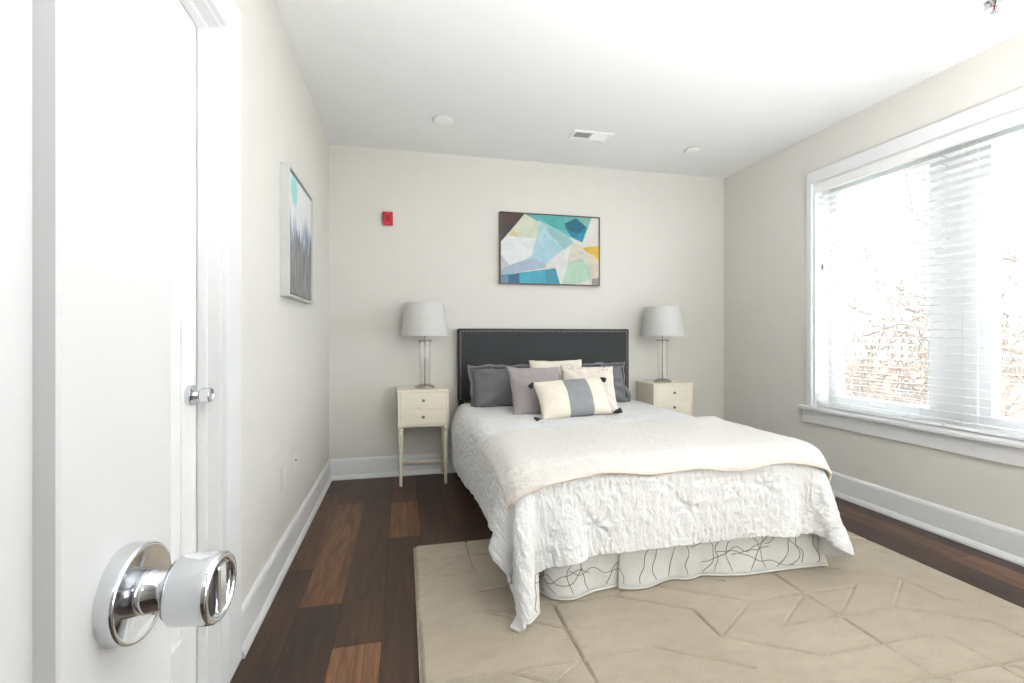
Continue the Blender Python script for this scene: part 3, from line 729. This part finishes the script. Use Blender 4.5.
# cloth solver for the comforter ---------------------------
def sim_cloth(X, Y, box, zt, floor=0.02, iters=420, seed=3, bend=0.25):
    r_ = np.random.default_rng(seed); n, m = X.shape
    P = np.stack([X, Y, np.full_like(X, zt+.02)], -1)+r_.normal(0, .0012, (n, m, 3))
    x0, x1, y0, y1 = box; V = np.zeros_like(P); F = np.stack([X, Y], -1)
    def pairs(di, dj):
        return ((slice(max(0, -di), n-max(0, di)), slice(max(0, -dj), m-max(0, dj))), (slice(max(0, di), n+min(0, di)), slice(max(0, dj), m+min(0, dj))))
    cons = []
    for (di, dj, k) in ((1, 0, 1.), (0, 1, 1.), (1, 1, .35), (1, -1, .35), (2, 0, bend), (0, 2, bend), (4, 0, bend*.5), (0, 4, bend*.5)):
        a, b = pairs(di, dj); cons.append((a, b, np.linalg.norm(F[a]-F[b], axis=-1), k))
    R = .07; cx0, cx1, cy0, cy1 = x0+R, x1-R, y0+R, y1+2; dt = .015
    pin = (X > x0+.12) & (X < x1-.12) & (Y > y0+.14)
    for it in range(iters):
        Q = P.copy(); V[..., 2] -= 9.8*dt*.35; V *= .93; P = P+V*dt
        for k in range(10):
            for (a, b, L, ks) in cons:
                d = P[b]-P[a]; l = np.linalg.norm(d, axis=-1)+1e-9; cor = d*((l-L)/l*ks*.275)[..., None]
                P[a] += cor; P[b] -= cor
            c = np.stack([np.clip(P[..., 0], cx0, cx1), np.clip(P[..., 1], cy0, cy1), np.minimum(P[..., 2], zt-R)], -1)
            d = P-c; l = np.linalg.norm(d, axis=-1); nrm = d/np.maximum(l, 1e-6)[..., None]; nrm[l < 1e-6] = (0, 0, 1)
            P = np.where((l < R)[..., None], c+nrm*R, P)
            P[..., 2] = np.maximum(P[..., 2], floor); P[pin, 0] = X[pin]; P[pin, 1] = Y[pin]
        V = (P-Q)/dt; top = P[..., 2] > zt-.004; V[top, :2] *= .3; fl = P[..., 2] < floor+.002; V[fl, :2] *= .2; V = np.clip(V, -3, 3)
    return P
nu, nv = 97, 100
U_ = np.linspace(0, 1, nu)[:, None]*np.ones((1, nv)); V_ = np.ones((nu, 1))*np.linspace(0, 1, nv)[None]
f_left = lambda v: .405-(.27+.12*v)
f_foot = lambda u: 1.755-(.308+.075*np.exp(-u/.10)+.01*u)
cl_l = f_left(V_); cl_r = 1.89+.29
cl_f = f_foot(U_)
CX_, CY_ = cl_l+(cl_r-cl_l)*U_, cl_f+(3.62-cl_f)*V_
CP = sim_cloth(CX_, CY_, (.405, 1.89, 1.755, 3.7), .575, floor=.038)
def grid_normals(P):
    du = np.gradient(P, axis=0); dv = np.gradient(P, axis=1); n = np.cross(du, dv); return n/np.maximum(np.linalg.norm(n, axis=-1), 1e-9)[..., None]
def blur(A, k=1):
    for _ in range(k):
        B = np.pad(A, ((1, 1), (1, 1), (0, 0)), 'edge'); A = (B[:-2, 1:-1]+B[2:, 1:-1]+B[1:-1, :-2]+B[1:-1, 2:]+2*B[1:-1, 1:-1])/6
    return A
def warp(P):
    x, y, z = P[..., 0].copy(), P[..., 1].copy(), P[..., 2].copy()
    low = np.clip(1-z/.5, 0, 1)
    P[..., 0] += .115*low*np.exp(-((x-.28)/.11)**2-((y-1.80)/.25)**2)
    P[..., 0] -= .05*np.clip(z/.2, 0, 1)*np.clip((.575-z)/.15, 0, 1)*np.exp(-((y-3.25)/.5)**2)*(x < .6)
    P[..., 2] += .085*np.clip(1-z/.3, 0, 1)*np.exp(-((x-1.92)/.14)**2-((y-1.68)/.16)**2)
    return P
CP = warp(CP)
CN = blur(grid_normals(CP), 3); CN /= np.linalg.norm(CN, axis=-1)[..., None]
# bicubic-ish upsample x3 then real crinkles
def upsample(P, f):
    n, m, c = P.shape; ui = np.linspace(0, n-1, (n-1)*f+1); vi = np.linspace(0, m-1, (m-1)*f+1)
    def itp(A, t, ax):
        i = np.clip(t.astype(int), 0, A.shape[ax]-2); fr_ = t-i
        g = lambda k: np.take(A, np.clip(i+k, 0, A.shape[ax]-1), ax)
        sh = [1, 1, 1]; sh[ax] = -1; fr_ = fr_.reshape(sh); p0, p1, p2, p3 = g(-1), g(0), g(1), g(2)
        return .5*((2*p1)+(p2-p0)*fr_+(2*p0-5*p1+4*p2-p3)*fr_**2+(3*p1-p0-3*p2+p3)*fr_**3)
    return itp(itp(P, ui, 0), vi, 1)
def vnoise(A, B, s, seed):
    """value noise on arrays"""
    r_ = np.random.default_rng(seed); T = r_.random((256, 256)); a, b = A*s, B*s; ia, ib = np.floor(a).astype(int), np.floor(b).astype(int); fa_, fb = a-ia, b-ib
    fa_ = fa_*fa_*(3-2*fa_); fb = fb*fb*(3-2*fb)
    g = lambda i, j: T[(ia+i) % 256, (ib+j) % 256]
    return (g(0, 0)*(1-fa_)+g(1, 0)*fa_)*(1-fb)+(g(0, 1)*(1-fa_)+g(1, 1)*fa_)*fb-.5
FU = 4
UP = upsample(CP, FU); UN = upsample(CN, FU); UN /= np.linalg.norm(UN, axis=-1)[..., None]; UF = upsample(np.stack([CX_, CY_, CX_*0], -1), FU)
fx, fy = UF[..., 0], UF[..., 1]
ridge = lambda a, b, s, sd: -np.abs(vnoise(a, b, s, sd))*2
disp = .012*vnoise(fx, fy, 7, 1)+.006*ridge(fx*1.0, fy*.8, 14, 2)+.010*ridge(fx*2.0, fy*.7, 26, 3)+.006*ridge(fx*1.6, fy*1.1, 50, 4)
side = 1-np.clip(UN[..., 2], 0, 1)
disp += side*.020
disp *= (.40+.38*side)
tufts = [(.75, 1.56), (1.17, 1.60), (1.55, 1.66), (.62, 2.2), (1.0, 2.2), (1.4, 2.2), (.8, 2.75), (1.3, 2.75)]
for tx, ty in tufts:
    r2 = np.hypot(fx-tx, fy-ty); an = np.arctan2(fy-ty, fx-tx)
    disp += -.014*np.exp(-(r2/.022)**2)+.006*np.exp(-(r2/.07)**2)*np.cos(an*7+tx*9)
e = np.minimum(np.minimum(U_, 1-U_), np.minimum(V_, 1-V_))
UPd = UP+UN*disp[..., None]
UPd[..., 2] = np.maximum(UPd[..., 2], .036)
def grid_mesh(name, P, UV, m, parent=None, th=.02):
    n, k = P.shape[:2]; idx = np.arange(n*k).reshape(n, k)
    F = np.stack([idx[:-1, :-1], idx[1:, :-1], idx[1:, 1:], idx[:-1, 1:]], -1).reshape(-1, 4)
    me = bpy.data.meshes.new(name); me.from_pydata(P.reshape(-1, 3).tolist(), [], F.tolist()); me.materials.append(m)
    uv = me.uv_layers.new(name='UVMap'); uv.data.foreach_set('uv', UV.reshape(-1, UV.shape[-1])[F.reshape(-1), :2].astype(np.float32).ravel())
    for p in me.polygons: p.use_smooth = True
    o = bpy.data.objects.new(name, me); C.objects.link(o)
    if parent: o.parent = parent
    if th: md = o.modifiers.new('thick', 'SOLIDIFY'); md.thickness = th; md.offset = -1
    return o
co = grid_mesh('comforter', UPd, UF, comf_m, th=.016)
tag(co, 'white crinkled comforter draped over the bed, its corner touching the rug', 'comforter')
b = BM(); 
# care tag at the right foot corner
ci, cj = int((nu-1)*FU*.955), 6
pc = UPd[ci, cj]; nc = UN[ci, cj]
M_ = Matrix.Translation(Vector(pc)+Vector(nc)*.004)@Vector(nc).to_track_quat('Y', 'Z').to_matrix().to_4x4()@Matrix.Rotation(.7, 4, 'Y')
r = bmesh.ops.create_cube(b, size=1)
for v in r['verts']: v.co = M_@Vector((v.co.x*.035, v.co.y*.002, v.co.z*.009))
obj('care_tag', b, teal_m, co, fix=True)

# throw blanket laid over the comforter: follows its surface
def sample(A, a, b):
    """A on CX_,CY_ grid; a,b flat coords arrays"""
    v = (b-1.44)/(3.62-1.44)
    for _ in range(6):
        l = f_left(v); u = (a-l)/(cl_r-l); f = f_foot(u); v = (b-f)/(3.62-f)
    ii = np.clip(u, 0, 1)*(nu-1); jj = np.clip(v, 0, 1)*(nv-1); i0 = np.clip(ii.astype(int), 0, nu-2); j0 = np.clip(jj.astype(int), 0, nv-2); fi, fj = (ii-i0)[..., None], (jj-j0)[..., None]
    return (A[i0, j0]*(1-fi)+A[i0+1, j0]*fi)*(1-fj)+(A[i0, j0+1]*(1-fi)+A[i0+1, j0+1]*fi)*fj
TH = [(.395, 1.745), (1.985, 1.725), (2.00, 2.50), (.385, 2.31)]   # front-left, front-right, back-right, back-left in flat cloth coords
tn, tm = 260, 110
s_, t2 = np.meshgrid(np.linspace(0, 1, tn), np.linspace(0, 1, tm), indexing='ij')
A_ = (1-s_)*(1-t2)*TH[0][0]+s_*(1-t2)*TH[1][0]+s_*t2*TH[2][0]+(1-s_)*t2*TH[3][0]
B_ = (1-s_)*(1-t2)*TH[0][1]+s_*(1-t2)*TH[1][1]+s_*t2*TH[2][1]+(1-s_)*t2*TH[3][1]
B_ = B_+.010*(1-np.exp(-s_/.05))*(1-t2)+.012*vnoise(A_, B_*0, 5, 9)*(1-t2)*2
CPs = blur(CP, 3)
TP = sample(CPs, A_, B_); TN = sample(CN, A_, B_); TN /= np.linalg.norm(TN, axis=-1)[..., None]
ed = np.minimum(np.minimum(s_*1.8, (1-s_)*1.8), np.minimum(t2*.75, (1-t2)*.75))
off = .030+.004*vnoise(A_, B_, 9, 7)*2+.003*vnoise(A_, B_, 45, 8)+.0016*vnoise(A_, B_, 110, 10)+.006*np.exp(-(ed/.02)**2)
TPd = TP+TN*off[..., None]
thr = grid_mesh('throw_blanket', TPd, np.stack([A_, B_], -1), throw_m, th=.013)
tag(thr, 'cream plush throw blanket folded across the foot half of the bed', 'blanket')
b = BM()
tube(b, [tuple(TPd[i, 0]-TN[i, 0]*.006) for i in range(0, tn, 4)]+[tuple(TPd[tn-1, 0]-TN[tn-1, 0]*.006)], .0065, 8)
tube(b, [tuple(TPd[0, j]-TN[0, j]*.006) for j in range(0, tm, 4)], .0065, 8)
obj('hem_binding', b, peach_m, thr)

# ---------------------------------------------------------------- pillows
def cushion(name, W_, H_, T, m, parent, seed, pin_=.10, wr=.006, flange=0, mats=None, stripes=None, n=56):
    """pillow standing in local x (width) / z (height), thickness along y; centre at origin"""
    b = BM(); G = {}
    k = int(n*H_/W_)//2*2
    for side in (0, 1):
        for i in range(n+1):
            for j in range(k+1):
                u, v = i/n*2-1, j/k*2-1
                edge = i in (0, n) or j in (0, k)
                if side and edge: G[(1, i, j)] = G[(0, i, j)]; continue
                x = u*W_/2*(1-pin_*(1-abs(u)**2*0)*(1-v*v)*.0 - pin_*.55*(1-abs(v)**2)*abs(u)**3)
                z = v*H_/2*(1-pin_*.55*(1-abs(u)**2)*abs(v)**3)
                fu = max(0, 1-abs(u)**3.0); fv = max(0, 1-abs(v)**3.0)
                th = T/2*(fu**.55)*(fv**.55)
                s = (1 if side else -1)
                wv = wr*(nz(x*9+seed, z*9, side*5)+.6*nz(x*22+seed, z*22, side*3))+wr*.7*math.sin(math.atan2(v, u)*11+seed)*max(0, math.hypot(u, v)-.5)*min(fu, fv)*3
                y = s*(th+wv*min(1, th/(T*.25)))
                x += .004*nz(v*3, seed, 1); z += .004*nz(u*3, seed, 7)
                G[(side, i, j)] = b.verts.new((x, y, z))
    for side in (0, 1):
        for i in range(n):
            for j in range(k):
                q = [G[(side, i, j)], G[(side, i+1, j)], G[(side, i+1, j+1)], G[(side, i, j+1)]]
                f = b.faces.new(q if side == 0 else q[::-1]); f.smooth = True
                if stripes:
                    c = (i+.5)/n
                    f.material_index = 1 if stripes[0] < c < stripes[1] else 0
    if flange:
        # soft flat border around the seam
        ring = [G[(0, i, 0)] for i in range(n+1)]+[G[(0, n, j)] for j in range(1, k+1)]+[G[(0, i, k)] for i in range(n-1, -1, -1)]+[G[(0, 0, j)] for j in range(k-1, 0, -1)]
        outer = []
        for idx_, v_ in enumerate(ring):
            d = Vector((v_.co.x/(W_/2), 0, v_.co.z/(H_/2))); mx_ = max(abs(d.x), abs(d.z)); dd_ = Vector((d.x if abs(d.x) > .93*mx_ else 0, 0, d.z if abs(d.z) > .93*mx_ else 0))
            dd_ = Vector((math.copysign(1, dd_.x) if dd_.x else 0, 0, math.copysign(1, dd_.z) if dd_.z else 0))
            p = v_.co+dd_*flange; p.y += .045*nz(p.x*11+seed, p.z*11, 2); p.x += .012*nz(p.x*9, p.z*13, seed); p.z += .012*nz(p.x*13, seed, p.z*9)
            outer.append((b.verts.new(p+Vector((0, .002, 0))), b.verts.new(p-Vector((0, .002, 0)))))
        L = len(ring)
        for i in range(L):
            j = (i+1) % L
            b.faces.new((ring[i], ring[j], outer[j][0], outer[i][0])).smooth = True
            b.faces.new((ring[j], ring[i], outer[i][1], outer[j][1])).smooth = True
            b.faces.new((outer[i][0], outer[j][0], outer[j][1], outer[i][1])).smooth = True
    return obj(name, b, mats or m, parent)
def pillow(label, c, W_, H_, T, m, seed, lean, yaw=0, roll=0, group=None, piping=False, **k):
    if piping is False:
        o = cushion('pillow', W_, H_, T, m, None, seed, **k)
    else:
        o = cushion('pillow', W_, H_, T, m, None, seed, **k)
    o.rotation_mode = 'XYZ'
    R_ = Matrix.Rotation(yaw, 4, 'Z')@Matrix.Rotation(-lean, 4, 'X')@Matrix.Rotation(roll, 4, 'Y')
    o.matrix_world = Matrix.Translation(c)@R_
    tag(o, label, 'pillow', group); return o
R = math.radians
pillow('slate grey sham pillow propped on the headboard at the left, its flange flopping over', (.79, 3.44, .705), .58, .31, .15, sham_m, 1.3, R(20), R(-2), R(-1), 'slate grey shams', flange=.03, wr=.014)
pillow('slate grey sham pillow propped on the headboard at the right, half hidden by cream pillows', (1.455, 3.44, .712), .56, .31, .15, sham_m, 5.1, R(20), R(3), R(1), 'slate grey shams', flange=.03, wr=.014)
pillow('cream textured pillow standing upright behind the others at the middle of the headboard', (1.12, 3.31, .75), .42, .34, .12, cream_m, 2.2, R(16), R(0), R(0), wr=.006)
pillow('taupe grey square pillow leaning left of centre in front of the slate sham', (.895, 3.10, .712), .385, .375, .12, mauve_m, 8.4, R(28), R(4), R(1.5), pin_=.16)
dots_q = N('dotted_cream_canvas')
def spot_mat():
    q = dots_q; vo = q.n('ShaderNodeTexVoronoi'); vo.inputs['Scale'].default_value = 34; q.l(q.coords('Object', (1, 0, 1)), vo.inputs['Vector'])
    sp_ = q.n('ShaderNodeSeparateXYZ'); tc = q.n('ShaderNodeTexCoord'); q.l(tc.outputs['Object'], sp_.inputs[0])
    band = q.math('GREATER_THAN', sp_.outputs[2], .115)
    dot = q.math('MULTIPLY', q.math('LESS_THAN', vo.outputs['Distance'], .3), band)
    q.l(q.mix(q.math('MULTIPLY', dot, .55), s2l((222, 213, 203)), s2l((150, 140, 134))), q.b.inputs['Base Color']); q.b.inputs['Roughness'].default_value = .92
    q.bump(q.noise(500, 3, q.coords()).outputs[0], .4, .002); return q.m
pillow('pale cream square pillow with speckled top edge, right of centre behind the striped lumbar pillow', (1.295, 3.12, .712), .40, .37, .12, spot_mat(), 4.4, R(26), R(-4), R(1.5), pin_=.15)
lum = pillow('cream lumbar pillow with wide grey centre stripe and black tassels, frontmost on the bed', (1.088, 2.90, .686), .505, .275, .13, lumb_m, 6.6, R(34), R(4), R(-2.5), mats=[lumb_m, stripe_m], stripes=(.38, .71), pin_=.08, wr=.004)
def tassel(parent, p, d, L=.055):
    b = BM(); p = Vector(p); d = Vector(d).normalized()
    M_ = Matrix.Translation(p)@d.to_track_quat('Z', 'Y').to_matrix().to_4x4()
    lathe(b, [(0, 0), (.006, .002), (.009, .009), (.0065, .015), (.009, .019), (.013, .03), (.015, L), (.012, L+.002), (0, L+.001)], 14, M_)
    for k in range(14):
        a = k*2*PI/14; r0, r1 = .009, .016+.003*nz(k*3.1, p.x*9)
        tube(b, [M_@Vector((r0*math.cos(a), r0*math.sin(a), .017)), M_@Vector((r1*math.cos(a), r1*math.sin(a), L+.004+.006*nz(k*1.7, 3)))], .0018, 5)
    obj('tassel', b, tassel_m, parent)
tassel(lum, (-.250, -.002, .132), (-1, -.1, -1.1), .04)
tassel(lum, (.246, -.002, .132), (.35, -.75, -1.0), .04)
tassel(lum, (-.250, -.004, -.133), (-1, -.2, .05))
tassel(lum, (.250, -.004, -.133), (1, -.35, .1))

# ---------------------------------------------------------------- outside
GZ = -6.5
def tree(x, y, h, seed, label):
    t = thing('bare_tree', label, 'tree', (x, y, GZ), group='bare winter trees outside the window')
    rr = random.Random(seed); bark = mat('grey_bark', (118, 107, 97), .9, bump=.5, bscale=30)
    tr = BM(); tube(tr, [(0, 0, 0), (.05, .05, h*.25), (-.05, .1, h*.5), (.05, 0, h*.8)], [.16, .13, .09, .03], 10); obj('trunk', tr, bark, t)
    b = BM()
    def br(p, d, L, r, lev):
        n = 4; pts = [p]; q = p.copy(); dd = d.copy()
        for i in range(n):
            dd = (dd+Vector((rr.uniform(-.25, .25), rr.uniform(-.25, .25), rr.uniform(-.12, .2)))).normalized(); q = q+dd*(L/n); pts.append(q.copy())
        tube(b, pts, [r*(1-.65*i/n) for i in range(n+1)], 5 if lev < 2 else 3, False)
        if lev < 3:
            for i in range(1, n+1):
                for _ in range(2 if lev else 1):
                    ax = Vector((rr.uniform(-1, 1), rr.uniform(-1, 1), rr.uniform(-.2, .9))).normalized(); br(pts[i], (dd*.6+ax*.8).normalized(), L*.55, r*.5, lev+1)
    for i in range(11):
        z = h*(.35+.6*i/11); a = rr.uniform(0, 2*PI)
        br(Vector((0, 0, z)), Vector((math.cos(a), math.sin(a), .45)).normalized(), h*.30*(1.15-.6*i/11), .055*(1.1-.6*i/11), 0)
    obj('branches', b, bark, t)
tree(8.8, 7.4, 9.0, 3, 'bare tree outside seen through the window part nearest the back wall')
tree(7.4, 3.9, 9.3, 8, 'bare tree outside whose branches cross the right hand blind')
tree(13.5, 9.5, 9.5, 14, 'farther bare tree standing before the brick house outside')
def house(x0, x1, y0, y1, h, m, rows, cols_, label):
    t = thing('house', label, 'house', ((x0+x1)/2, (y0+y1)/2, GZ), group='houses seen through the blinds'); hx, hy = (x1-x0)/2, (y1-y0)/2
    b = BM(); bx(b, -hx, hx, -hy, hy, 0, h); obj('wall', b, m, t)
    b = BM(); vs = [b.verts.new(p) for p in ((-hx-.3, -hy-.3, h), (hx+.3, -hy-.3, h), (hx+.3, hy+.3, h), (-hx-.3, hy+.3, h), (0, -hy-.3, h+1.8), (0, hy+.3, h+1.8))]
    for f in ((0, 4, 5, 3), (1, 2, 5, 4), (0, 1, 4), (2, 3, 5), (0, 3, 2, 1)): b.faces.new([vs[i] for i in f])
    obj('roof', b, mat('grey_shingle', (176, 172, 168), .9), t)
    for r_ in range(rows):
        for c_ in range(cols_):
            yy = -hy+(c_+.5)*2*hy/cols_; zz = 1.2+r_*2.8
            b = BM(); bx(b, -hx-.04, -hx, yy-.5, yy+.5, zz, zz+1.4); o = obj('window', b, plate_m, t)
            b = BM(); bx(b, -hx-.05, -hx-.04, yy-.42, yy+.42, zz+.08, zz+1.32); obj('pane', b, mat('dark_pane', (70, 78, 84), .1), o)
brick_m = mat('hazed_red_brick', (210, 170, 156), .9, var=.1, scale=3); beige_m = mat('hazed_tan_siding', (210, 194, 164), .9)  # brick and siding paled to imitate washed-out glare outdoors
house(24, 32, 14, 24, 6.2, brick_m, 2, 4, 'red brick house far outside the window')
house(26, 34, 2, 12, 5.6, beige_m, 2, 4, 'tan sided house far outside, right of the brick house')
b = BM(); bx(b, XR+1, 90, -50, 80, GZ-.2, GZ); struct('ground', b, mat('winter_lawn', (96, 98, 78), 1, var=.2, scale=.5))
